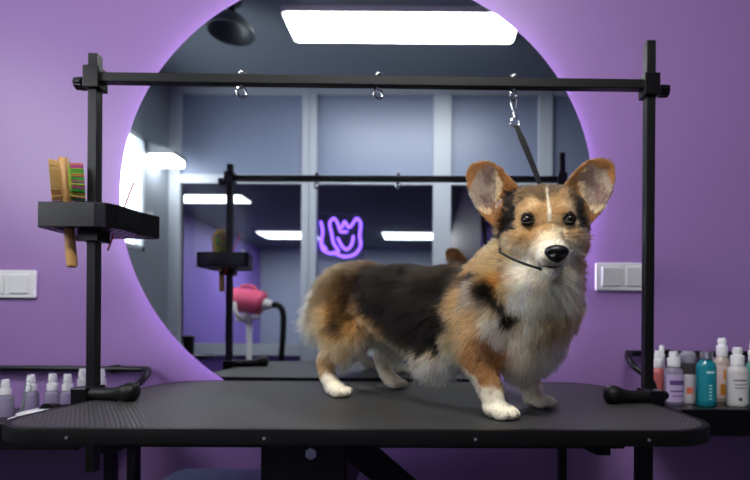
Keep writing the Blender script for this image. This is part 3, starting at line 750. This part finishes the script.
# coat colours
COL = {k: np.array(srgb(*v)[:3]) for k, v in dict(
    K=(10, 7, 5), B=(58, 42, 28), A=(92, 70, 44), T=(180, 138, 90), O=(166, 114, 66), L=(204, 166, 118), C=(242, 216, 174), W=(252, 240, 214), G=(130, 116, 98), N=(20, 18, 18)).items()}
SEEDS = []   # (kind B/H, a, b, c, colour, length)
SEEDS += [('B',-0.2439,-0.0303,0.2948,'A',.03), ('B',-0.2044,-0.0039,0.3037,'B',.024), ('B',-0.1210,-0.0174,0.2869,'K',.022), ('B',-0.0621,-0.0045,0.2869,'K',.022),
('B',0.0391,-0.0268,0.2787,'K',0.017), ('B',-0.3042,-0.0572,0.2567,'A',.03), ('B',-0.1994,-0.1003,0.2386,'A',.03), ('B',-0.1737,-0.0788,0.2389,'B',.028),
('B',-0.3112,-0.0642,0.2376,'C',.04), ('B',-0.3126,-0.0705,0.2137,'C',.048), ('B',-0.3132,-0.0785,0.1757,'C',.052), ('B',-0.3167,-0.0758,0.1764,'L',.042),
('B',-0.2488,-0.1138,0.2055,'A',.03), ('B',-0.2049,-0.1235,0.1757,'T',.03), ('B',-0.1783,-0.1176,0.1604,'B',.03), ('B',-0.1685,-0.0890,0.1894,'A',.03),
('B',-0.1483,-0.0952,0.1498,'T',.028), ('B',-0.1383,-0.0660,0.1608,'T',.03), ('B',-0.2040,0.0313,0.1287,'C',.034), ('B',-0.1914,-0.1201,0.1164,'T',.022),
('B',-0.2426,-0.1059,0.0959,'T',.014), ('B',-0.1634,-0.1015,0.1059,'L',.026), ('B',-0.1521,-0.0676,0.1117,'C',.03), ('B',-0.2371,-0.1105,0.0625,'T',.008),
('B',-0.2160,-0.0992,0.0676,'L',.008), ('B',-0.2184,-0.1113,0.0368,'W',.006), ('B',-0.1705,-0.1145,0.0147,'W',.005), ('B',-0.1354,-0.0696,0.2490,'K',.024),
('B',-0.0933,-0.0658,0.2581,'K',.022), ('B',-0.0227,-0.0796,0.2330,'K',.024), ('B',0.0361,-0.0868,0.2303,'K',.024), ('B',0.0821,-0.0828,0.2287,'K',0.018),
('B',0.0898,-0.0923,0.1717,'K',0.019), ('B',0.0783,-0.0767,0.1297,'K',0.022), ('B',-0.0631,-0.0811,0.1885,'K',.026), ('B',-0.0187,-0.0832,0.1514,'K',.028),
('B',0.0301,-0.0783,0.1284,'K',.03), ('B',-0.0993,-0.0834,0.2080,'K',.026), ('B',-0.1936,0.0455,0.1090,'C',.038), ('B',-0.1669,0.0747,0.0966,'C',.042),
('B',0.0152,-0.0757,0.0999,'C',.04), ('B',0.0556,-0.0784,0.0942,'C',.045), ('B',0.0677,-0.0556,0.0779,'W',.045), ('B',0.0942,-0.0656,0.1013,'W',.04),
('B',0.1615,-0.0838,0.2471,'K',0.022), ('B',0.2034,-0.1078,0.2225,'K',0.024), ('B',0.2208,-0.1038,0.2019,'K',0.021), ('B',0.2331,-0.0915,0.1785,'K',0.020),
('B',0.1670,-0.1110,0.2150,'G',0.022), ('B',0.1963,-0.1151,0.1918,'G',0.022), ('B',0.1044,-0.0589,0.2579,'K',0.019), ('B',0.1288,-0.0990,0.1933,'T',0.019),
('B',0.1500,-0.1131,0.1538,'T',0.017), ('B',0.1103,-0.0818,0.1252,'L',.03), ('B',0.1742,-0.1178,0.1456,'T',0.015), ('B',0.1892,-0.1093,0.1286,'O',.016),
('B',0.1979,-0.0905,0.1058,'O',.013), ('B',0.2029,-0.0752,0.0842,'O',.010), ('B',0.1856,-0.1168,0.1714,'T',0.018), ('B',0.1824,-0.1045,0.0849,'O',.010),
('B',0.1618,-0.1145,0.1157,'O',.014), ('B',0.1691,-0.1095,0.0949,'O',.010), ('B',0.2021,-0.0904,0.0680,'O',.008), ('B',0.1513,-0.1148,0.1328,'T',.016),
('B',0.1925,-0.0977,0.0609,'O',.007), ('B',0.2086,-0.0907,0.0341,'W',.006), ('B',0.2332,-0.0826,0.0221,'W',.005), ('B',0.2051,-0.0645,0.0585,'L',.008),
('B',0.1669,-0.0882,0.0558,'W',.012), ('B',0.1975,-0.0956,0.0387,'W',.005), ('B',0.2124,-0.0989,0.1580,'W',0.026), ('B',0.2110,-0.1067,0.1783,'C',0.026),
('B',0.2550,-0.0909,0.2182,'W',0.025), ('B',0.2864,-0.0815,0.2045,'C',0.028), ('B',0.3090,-0.0547,0.2183,'C',0.028), ('B',0.2577,-0.0776,0.1551,'C',0.030),
('B',0.2847,-0.0661,0.1587,'L',0.030), ('B',0.3023,-0.0544,0.1688,'T',0.028), ('B',0.2993,0.0056,0.1570,'L',0.026), ('B',0.2698,-0.0454,0.1208,'C',0.030),
('B',0.2467,-0.0363,0.0879,'C',0.030), ('B',0.2254,-0.0403,0.0797,'C',0.030), ('B',0.2614,0.0136,0.0944,'W',0.026), ('B',0.2791,0.0235,0.1279,'C',0.026),
('B',0.3158,0.0048,0.2248,'C',0.026), ('B',0.1425,-0.0353,0.2938,'T',.014), ('B',0.1477,-0.0630,0.2735,'O',.016), ('B',0.1864,-0.0737,0.2643,'T',0.024),
('B',0.1611,-0.0322,0.3071,'T',.018), ('B',0.2172,-0.0915,0.2349,'O',0.022), ('B',0.2330,-0.0920,0.2223,'L',0.024), ('H',0.0031,0.0607,-0.0729,'T',0.022),
('B',0.3163,0.0042,0.2386,'O',0.022), ('B',0.3151,0.0060,0.2009,'T',0.024), ('B',0.2045,0.0574,0.0317,'W',.007), ('B',0.2236,0.0530,0.0166,'W',.005),
('H',0.0330,-0.0163,0.0466,'A',.008), ('H',0.0373,-0.0020,0.0451,'A',.008), ('H',0.0327,0.0185,0.0460,'A',.008), ('H',0.0542,0.0071,0.0206,'T',.007),
('H',0.0648,0.0071,0.0033,'T',.006), ('H',0.0105,0.0084,0.0602,'B',.008), ('H',0.0257,-0.0422,0.0389,'A',.009), ('H',0.0176,-0.0516,0.0309,'A',.010),
('H',0.0502,-0.0231,0.0188,'L',.006), ('H',0.0386,-0.0399,0.0153,'T',.006), ('H',0.0353,0.0247,0.0401,'T',.008), ('H',0.0438,0.0314,0.0194,'L',.006),
('H',0.0167,0.0496,0.0395,'A',.009), ('H',0.0476,-0.0066,0.0291,'A',.008), ('H',0.0640,0.0183,0.0017,'T',.006), ('H',0.0647,-0.0103,0.0020,'T',.006),
('H',0.0654,-0.0040,-0.0096,'L',.006), ('H',0.0643,0.0120,-0.0096,'L',.006), ('H',-0.0380,-0.0582,0.0525,'K',.011), ('H',-0.0017,0.0705,0.0126,'K',.012),
('H',-0.0085,0.0650,0.0389,'K',.011), ('H',-0.0066,0.0751,-0.0021,'B',.014), ('H',0.0348,-0.0461,0.0061,'T',.006), ('H',0.0397,-0.0531,-0.0134,'T',.010),
('H',0.0578,-0.0269,-0.0273,'T',.006), ('H',0.0545,-0.0475,-0.0396,'T',.012), ('H',-0.0141,-0.0682,-0.0291,'T',.016), ('H',0.0409,-0.0529,-0.0540,'L',.018),
('H',0.0923,-0.0260,-0.0591,'C',.008), ('H',0.0485,-0.0436,-0.0536,'C',.012), ('H',0.0676,0.0164,-0.0297,'C',.006), ('H',0.0659,-0.0056,-0.0210,'T',.006),
('H',0.0924,-0.0031,-0.0437,'C',.005), ('H',0.0566,-0.0216,-0.0780,'W',.012), ('H',0.1125,-0.0194,-0.0700,'W',.006), ('H',0.0576,0.0419,-0.0330,'T',.008),
('H',0.0452,0.0558,-0.0457,'L',.015), ('H',0.0449,0.0430,-0.0571,'W',.012), ('H',-0.0321,-0.0883,0.0021,'O',.02), ('B',0.1505,-0.0365,0.2980,'O',0.019),
('H',-0.0181,-0.0840,-0.0445,'T',0.019), ('H',-0.0192,0.0796,-0.0085,'O',0.015), ('H',0.0181,0.0662,-0.0472,'O',0.019), ('B',0.3104,-0.1114,0.2430,'W',.008),
('H',0.0995,0.0050,-0.0497,'W',.004), ('H',0.1113,-0.0117,-0.0622,'W',.005), ('H',0.1032,0.0195,-0.0582,'W',.006), ('B',0.0039,-0.0939,0.1756,'K',.024),
('B',-0.0291,-0.0870,0.1676,'K',.024), ('B',0.0226,-0.0849,0.1461,'K',.026), ('B',0.0599,-0.0844,0.1486,'K',.026), ('B',0.0555,-0.0948,0.1869,'K',.024),
('B',-0.0111,-0.0922,0.2017,'K',.024), ('B',0.0695,-0.0777,0.1180,'K',.024), ('B',0.0446,-0.0805,0.1191,'K',.024), ('B',0.0031,-0.0709,0.1193,'K',.024),
('H',0.0398,-0.0428,-0.0606,'C',.012), ('H',0.0410,-0.0296,-0.0676,'W',.010), ('H',0.0247,-0.0618,-0.0531,'L',.014), ('H',0.0378,-0.0375,-0.0755,'W',.012),
('H',0.0245,-0.0498,-0.0686,'C',.014), ('B',0.3429,-0.1161,0.2677,'W',.007), ('H',0.0547,0.0394,-0.0471,'C',.012)]
# unseen surfaces, given by hand
SEEDS += [('B', -.22, .06, .10, 'W', .012), ('B', -.19, .05, .12, 'W', .02), ('B', -.235, .075, .06, 'W', .006), ('B', -.2, .072, .03, 'W', .005), ('B', -.17, .04, .13, 'C', .03), ('B', 0.02, -.06, .08, 'W', .045), ('B', .06, -.065, .08, 'W', .04), ('B', -.02, -.06, .09, 'C', .04), ('H', -.06, 0, .03, 'T', .022), ('H', -.055, .03, .0, 'O', .022), ('H', -.055, -.03, .0, 'O', .022), ('B', .18, 0, .30, 'A', .03), ('B', .10, 0, .28, 'K', .026),
          ('B', -.32, 0, .20, 'C', .035), ('B', -.30, 0, .12, 'C', .03), ('B', -.30, 0, .27, 'A', .03), ('B', 0, 0, .09, 'C', .035), ('B', -.12, 0, .115, 'C', .03), ('B', .12, 0, .08, 'W', .025),
          ('B', -.2, .05, .07, 'C', .01), ('B', -.2, -.05, .07, 'C', .01), ('B', .2, .045, .06, 'W', .01), ('B', .2, -.045, .06, 'W', .01), ('B', .26, 0, .10, 'W', .02)]
sp, scol, slen = [], [], []
for kd, a, b, c, cc, ln in SEEDS:
    if kd == 'B':
        for s in ((1, -1) if abs(b) > 0.02 else (1,)):
            sp.append(Bp(a, b*s, c)); scol.append(COL[cc]); slen.append(ln)
    else: sp.append(Hp(a, b, c)); scol.append(COL[cc]); slen.append(ln)
sp, scol, slen = np.array(sp), np.array(scol), np.array(slen)
NR = np.random.default_rng(5)
def vnoise(p, sc, seed):
    # smooth value noise on a lattice
    q = p*sc; i0 = np.floor(q).astype(int); f = q-i0; f = f*f*(3-2*f); out = 0
    for dx in (0, 1):
        for dy in (0, 1):
            for dz in (0, 1):
                h = (i0[:, 0]+dx)*73856093 ^ (i0[:, 1]+dy)*19349663 ^ (i0[:, 2]+dz)*83492791 ^ seed*2654435761
                r = ((h ^ (h >> 13))*1274126177 & 0xffff)/65535.0
                out = out+r*(f[:, 0] if dx else 1-f[:, 0])*(f[:, 1] if dy else 1-f[:, 1])*(f[:, 2] if dz else 1-f[:, 2])
    return out*2-1
def coat(p, jit=1.0):
    hd = np.linalg.norm(p-HC, axis=1); amp = np.where(hd < 0.13, 0.003, 0.010)[:, None]*jit
    q = p+amp*np.stack([vnoise(p, 70, 1), vnoise(p, 70, 2), vnoise(p, 70, 3)], 1)
    col = np.zeros((len(p), 3)); ln = np.zeros(len(p))
    for s in range(0, len(p), 20000):
        d = np.linalg.norm(q[s:s+20000, None]-sp[None], axis=2)+1e-5
        w = 1/d**6; w /= w.sum(1, keepdims=True)
        col[s:s+20000] = w@scol; ln[s:s+20000] = w@slen
    h = p-HC; f, r, z = h@hF, h@hR, h[:, 2]; ar = np.abs(r)
    # thin pale blaze up the forehead
    bl = (np.abs(r-0.001) < 0.0019) & (z > -0.014) & (z < 0.050) & (f > 0)
    col = np.where(bl[:, None], COL['W'], col)
    # ears
    ex, ez = (ar-0.097)/0.038, (z-0.066)/0.052
    inear = ((ar > 0.062) | (z > 0.064)) & (z > -0.008) & (hd < 0.2) & (f < 0.0) & (f > -0.09)
    rr = np.sqrt(ex**2+ez**2)
    inear &= (((f+0.005)/0.064)**2+(r/0.069)**2+((z-0.008)/0.064)**2) > 1
    front = f > (-0.032-0.020*(1-np.minimum(rr, 1)**2)-0.10*np.maximum(0, z-0.05)-0.16*np.maximum(0, ar-0.085)+0.10*np.maximum(0, 0.06-ar))
    nz = vnoise(p, 60, 9)
    inner = inear & front & (rr+0.10*nz < 0.86)
    rim = inear & ~inner
    ic = np.where((nz > -0.1)[:, None], np.array(srgb(158, 140, 124)[:3]), np.array(srgb(132, 108, 98)[:3]))
    ic = np.where(((z < 0.036) | (ar < 0.080))[:, None] & (nz > -0.3)[:, None], COL['C']*0.75, ic)
    col = np.where(inner[:, None], ic, col); col = np.where(rim[:, None], COL['O']*(0.75+0.3*nz[:, None]*0.5), col)
    dk = rim & (ar < 0.070+0.006*nz) & (z < 0.055)
    col = np.where(dk[:, None], COL['B']*0.7, col)
    side = ~inear & (ar > 0.050) & (ar < 0.085) & (z > -0.022) & (z < 0.05) & (f > -0.03) & (f < 0.052) & (nz > -0.75)
    col = np.where(side[:, None] & (vnoise(p, 120, 8) > -0.35)[:, None], COL['K']*1.8, col)
    ln = np.where(inner, 0.007, ln); ln = np.where(rim, 0.006, ln)
    return col, ln, inear
cv, _, _ = coat(body_co)
# bare dark skin: eye rims, lips
hp = body_co-HC; hf, hr, hz = hp@hF, hp@hR, hp[:, 2]
EYE = [(0.0575, s*0.0340+0.0015, -0.009) for s in (-1, 1)]
bare = np.zeros(len(body_co), bool)
for e_ in EYE: bare |= np.linalg.norm(body_co-Hp(*e_), axis=1) < 0.0128
def lipmask(f, r, z): # seam between upper lip and lower jaw
    zl = -0.0935+0.055*np.maximum(0, 0.1-f)
    return (f > 0.052) & (f < 0.125) & (np.abs(z-zl) < 0.0030)
cv[bare] = COL['N']
body_me.name = 'corgi'
ca = body_me.color_attributes.new('coat', 'FLOAT_COLOR', 'POINT')
ca.data.foreach_set('color', np.hstack([cv, np.ones((len(cv), 1))]).ravel())
def coatmat(name, rough, hair=False):
    m = bpy.data.materials.new(name); m.use_nodes = True; nt = m.node_tree; b = nt.nodes['Principled BSDF']
    a = nt.nodes.new('ShaderNodeAttribute'); a.attribute_name = 'coat'
    if hair:
        h = nt.nodes.new('ShaderNodeBsdfHairPrincipled'); h.parametrization = 'COLOR'
        h.inputs['IOR'].default_value = 1.33; h.inputs['Roughness'].default_value = 0.4; h.inputs['Radial Roughness'].default_value = 0.6
        nt.links.new(a.outputs['Color'], h.inputs['Color']); nt.links.new(h.outputs[0], nt.nodes['Material Output'].inputs[0]); nt.nodes.remove(b)
        return m
    nt.links.new(a.outputs['Color'], b.inputs['Base Color']); b.inputs['Roughness'].default_value = rough
    b.inputs['Specular IOR Level'].default_value = 0.35
    return m
body_me.materials.clear(); body_me.materials.append(coatmat('dog_skin', 0.8))
body_me.shade_smooth()
dog = bpy.data.objects.new('corgi_dog', body_me); C.objects.link(dog); dog.location = O
tag(dog, 'tricolour corgi dog standing on the grooming table, head turned to camera', 'dog')

# eyes, nose
M_EYE = mat('dark_eye', srgb(40, 24, 15), 0.10, spec=0.35)
for s, e_ in zip((-1, 1), EYE):
    c = Vector(Hp(e_[0]-0.0045, e_[1], e_[2]))
    eo = one('eye', M_EYE, lambda bm: sph(bm, c, 0.0108, 4), dog, 'full')
    one('pupil', mat('black_pupil', srgb(8, 6, 6), 0.1), lambda bm: sph(bm, c+Vector(hF)*0.0072, (0.0056, 0.0040, 0.0056), 3), eo, 'full')
    def lid(bm):
        pts = [Vector(Hp(e_[0]+0.0062-0.30*abs(math.cos(a))*0.008*1.6-(0.0035*max(0, math.cos(a)*s)), e_[1]+0.0100*math.cos(a), e_[2]+0.0068*math.sin(a)+0.0008)) for a in [2*PI*k/24 for k in range(24)]]
        tube(bm, pts, 0.0015, 8, True)
    one('eyelid', mat('eyelid_skin', srgb(26, 20, 18), 0.5), lid, eo, True)
def nosef(bm):
    sph(bm, (0, 0, 0), (0.0125, 0.0182, 0.0152), 4)
    for v in bm.verts:
        x, y, z = v.co
        # flatter front and top, narrow lower tip
        k = 1.0-0.30*max(0, -z/0.0152); v.co.y *= k
        if z > 0.006: v.co.z = 0.006+(z-0.006)*0.65
        for s in (-1, 1):          # nostrils
            d = math.sqrt(((y-s*0.0085)/0.0046)**2+((z+0.0012)/0.0034)**2)
            if x > 0 and d < 1.4: v.co.x -= 0.006*math.exp(-d*d*1.3)
        if x > 0: v.co.x -= 0.0022*math.exp(-(y/0.0014)**2)*(1 if z < 0.002 else 0)
    bmesh.ops.transform(bm, matrix=Matrix.Translation(Hp(0.124, 0.0035, -0.073)) @ RH.to_4x4() @ Euler((0, 0.15, 0)).to_matrix().to_4x4(), verts=bm.verts[:])
one('nose', mat('wet_black_nose', srgb(22, 20, 21), 0.32, bump=(900, 0.5, 0.0006), coat=0.15), nosef, dog, 'full')

from mathutils.bvhtree import BVHTree
bvh = BVHTree.FromPolygons([Vector(c) for c in body_co], [tuple(p.vertices) for p in body_me.polygons])
def lipf(bm):
    P = []
    for k in range(-9, 10):
        r_ = k/9*0.019
        h_ = bvh.ray_cast(Vector(Hp(0.2, r_, -0.0925+14*r_*r_)), Vector(-hF))[0]
        if h_ is not None: P.append(h_+Vector(hF)*0.0012)
    tube(bm, P, 0.0013, 8)
one('lip_line', mat('dark_lips', srgb(24, 18, 18), 0.5), lipf, dog, 'full')

# ------------------------------------------------------------ fur strands
def make_fur(N=170000):
    body_me.calc_loop_triangles()
    nt = len(body_me.loop_triangles); tri = np.empty(nt*3, int); body_me.loop_triangles.foreach_get('vertices', tri); tri = tri.reshape(-1, 3)
    P = body_co[tri]; cr = np.cross(P[:, 1]-P[:, 0], P[:, 2]-P[:, 0]); ar = np.linalg.norm(cr, axis=1)/2; nrm = cr/(2*ar[:, None]+1e-12)
    vn = np.empty(len(body_co)*3); body_me.vertices.foreach_get('normal', vn); vn = vn.reshape(-1, 3)
    cen = P.mean(1); hd = np.linalg.norm(cen-Hp(0.03, 0, -0.01), axis=1)
    dens = np.where(hd < 0.16, 3.2, 1.0); dens = np.where(cen[:, 2] < 0.07, 2.2, dens)
    pr = ar*dens; pr /= pr.sum()
    ti = NR.choice(nt, N, p=pr); b = NR.random((N, 2)); fl = b.sum(1) > 1; b[fl] = 1-b[fl]
    w = np.stack([1-b.sum(1), b[:, 0], b[:, 1]], 1)
    p = (P[ti]*w[:, :, None]).sum(1); n = (vn[tri[ti]]*w[:, :, None]).sum(1); n /= np.linalg.norm(n, axis=1)[:, None]+1e-9
    col, ln, inear = coat(p)
    h = p-HC; f, r, z = h@hF, h@hR, h[:, 2]
    keep = np.ones(N, bool)
    for e_ in EYE: keep &= np.linalg.norm((p-Hp(*e_)), axis=1) > 0.0112
    keep &= np.linalg.norm((p-Hp(0.124, 0.0035, -0.073)), axis=1) > 0.017
    keep &= ~lipmask(f, r, z); keep &= p[:, 2] > 0.004
    p, n, col, ln, inear, f, r, z = (a[keep] for a in (p, n, col, ln, inear, f, r, z)); N = len(p)
    bu, bv, bw = p@FU, p@LV, p[:, 2]
    # combing
    hw = np.clip((0.15-np.linalg.norm(p-HC, axis=1))/0.04, 0, 1)[:, None]
    bd = -0.9*FU[None]+np.array([0, 0, -0.55])[None]+0*p
    low = np.clip((0.15-bw)/0.06, 0, 1)[:, None]; bd = bd*(1-low)+low*(np.array([0, 0, -1.0])[None]-0.35*FU[None])
    fr = np.clip((bu-0.19)/0.05, 0, 1)[:, None]; bd = bd*(1-fr)+fr*(np.array([0, 0, -1.0])[None]+LV[None]*(bv[:, None]*3))
    hd_ = p-Hp(0.14, 0, -0.055); hd_ /= np.linalg.norm(hd_, axis=1)[:, None]
    hd_ = hd_+np.array([0, 0, -0.25])*(z < -0.01)[:, None]
    d = bd*(1-hw)+hd_*hw
    ed = hR[None]*np.sign(r)[:, None]*0.5+hZ[None]*0.8
    d = np.where(inear[:, None], ed, d)
    d = d-(d*n).sum(1, keepdims=True)*n; d /= np.linalg.norm(d, axis=1)[:, None]+1e-6
    lift = np.where(ln > 0.018, 0.42, 0.28); lift = np.where(inear, 0.35, lift)
    d = d+0.22*NR.normal(size=(N, 3)); L = ln*NR.uniform(0.65, 1.2, N)
    # clumps
    M = 9000; ci = NR.choice(N, M, replace=False); kd = KDTree(M)
    for i, c_ in enumerate(ci): kd.insert(Vector(p[c_]), i)
    kd.balance(); near = np.array([kd.find(Vector(q))[1] for q in p])
    cb = NR.normal(size=(M, 3))*0.16; cs = 1+0.14*NR.normal(size=M); cd = p[ci]
    d = d+cb[near]
    K = 5; pts = np.empty((N, K, 3)); cur = p-0.001*n; pts[:, 0] = cur
    dirn = d*(1-lift[:, None])+n*lift[:, None]*1.25; dirn /= np.linalg.norm(dirn, axis=1)[:, None]
    grav = np.array([0, 0, -1.0])
    ctip = cd+(ln[ci][:, None]*(dirn[ci]))
    for k in range(1, K):
        dirn = dirn+grav*0.10*np.clip(L/0.03, 0, 1.2)[:, None]+0.10*(d-(d*n).sum(1, keepdims=True)*n)
        dirn /= np.linalg.norm(dirn, axis=1)[:, None]
        cur = cur+dirn*(L/(K-1))[:, None]
        t = k/(K-1); clw = 0.38*t*t*(ln > 0.012)
        cur2 = cur*(1-clw[:, None]*0.5)+ctip[near]*(clw[:, None]*0.5) if True else cur
        pts[:, k] = cur2
    pts[:, :, 2] = np.maximum(pts[:, :, 2], 0.001)
    var = (1+0.22*NR.normal(size=N))*cs[near]; col = np.clip(col*np.clip(var, 0.45, 1.7)[:, None], 0, 0.9)
    agr = NR.random(N); dark = (bu < 0.0) & (agr < 0.18) & (bw > 0.2) & (hw[:, 0] < .5); col[dark] = col[dark]*0.45
    pc = np.repeat(col[:, None], K, 1)
    hc = bpy.data.hair_curves.new('fur'); hc.add_curves([K]*N)
    hc.position_data.foreach_set('vector', pts.astype(np.float32).ravel())
    base_r = np.where(ln > 0.015, 0.00042, 0.00030)*NR.uniform(0.8, 1.2, N)
    rad = (base_r[:, None]*np.array([1, 1, 0.85, 0.6, 0.12])[None]).astype(np.float32)
    ra = hc.attributes.get('radius') or hc.attributes.new('radius', 'FLOAT', 'POINT'); ra.data.foreach_set('value', rad.ravel())
    at_ = hc.attributes.new('coat', 'FLOAT_COLOR', 'POINT')
    at_.data.foreach_set('color', np.concatenate([pc, np.ones((N, K, 1))], 2).astype(np.float32).ravel())
    hc.materials.append(coatmat('fur_strands', 0.55, True))
    o = bpy.data.objects.new('fur', hc); C.objects.link(o); o.parent = dog; o['kind'] = 'stuff'
    return o

make_fur()
def whisk(bm, s):
    rw = random.Random(2)
    if True:
        for k in range(7):
            a = Vector(Hp(0.088+rw.uniform(-.012, .01), s*0.021, -0.068+rw.uniform(-.008, .006)))
            d = Vector(hF)*rw.uniform(-.2, .4)+Vector(hR)*s+Vector((0, 0, rw.uniform(-.35, .15)))
            d.normalize(); L = rw.uniform(.025, .045)
            tube(bm, [a, a+d*L*.5+Vector((0, 0, .001)), a+d*L+Vector((0, 0, -.002))], [0.00022, 0.00016, 0.00005], 5)
mw = mat('pale_whisker', srgb(220, 215, 205), 0.4)
for s in (-1, 1): one('whiskers', mw, lambda bm: whisk(bm, s), dog)

# ------------------------------------------------------------ world, camera, output
w = bpy.data.worlds.new('room_world'); bpy.context.scene.world = w; w.use_nodes = True
w.node_tree.nodes['Background'].inputs[0].default_value = (0.5, 0.6, 0.8, 1); w.node_tree.nodes['Background'].inputs[1].default_value = 0.3
cam = bpy.data.cameras.new('camera'); co_ = bpy.data.objects.new('camera', cam); C.objects.link(co_)
co_.location = (0, 0, ZC)
co_.matrix_world = Matrix.Translation((0, 0, ZC)) @ Matrix.Rotation(PI/2, 4, 'X') @ Matrix.Rotation(math.radians(0.4), 4, 'Z')
cam.sensor_width = 36; cam.lens = 480/750*36
cam.shift_x = -52/750; cam.shift_y = 84/750
cam.clip_start = 0.02
cam.dof.use_dof = True; cam.dof.focus_distance = 0.80; cam.dof.aperture_fstop = 3.2
sc = bpy.context.scene; sc.camera = co_
sc.view_settings.view_transform = 'Standard'; sc.view_settings.look = 'None'; sc.view_settings.gamma = 1; sc.view_settings.use_curve_mapping = False
sc.view_settings.exposure = 0.42
sc.cycles.use_denoising = True; sc.cycles.max_bounces = 10; sc.cycles.caustics_reflective = True; sc.cycles.caustics_refractive = False
sc.cycles.sample_clamp_indirect = 4.0
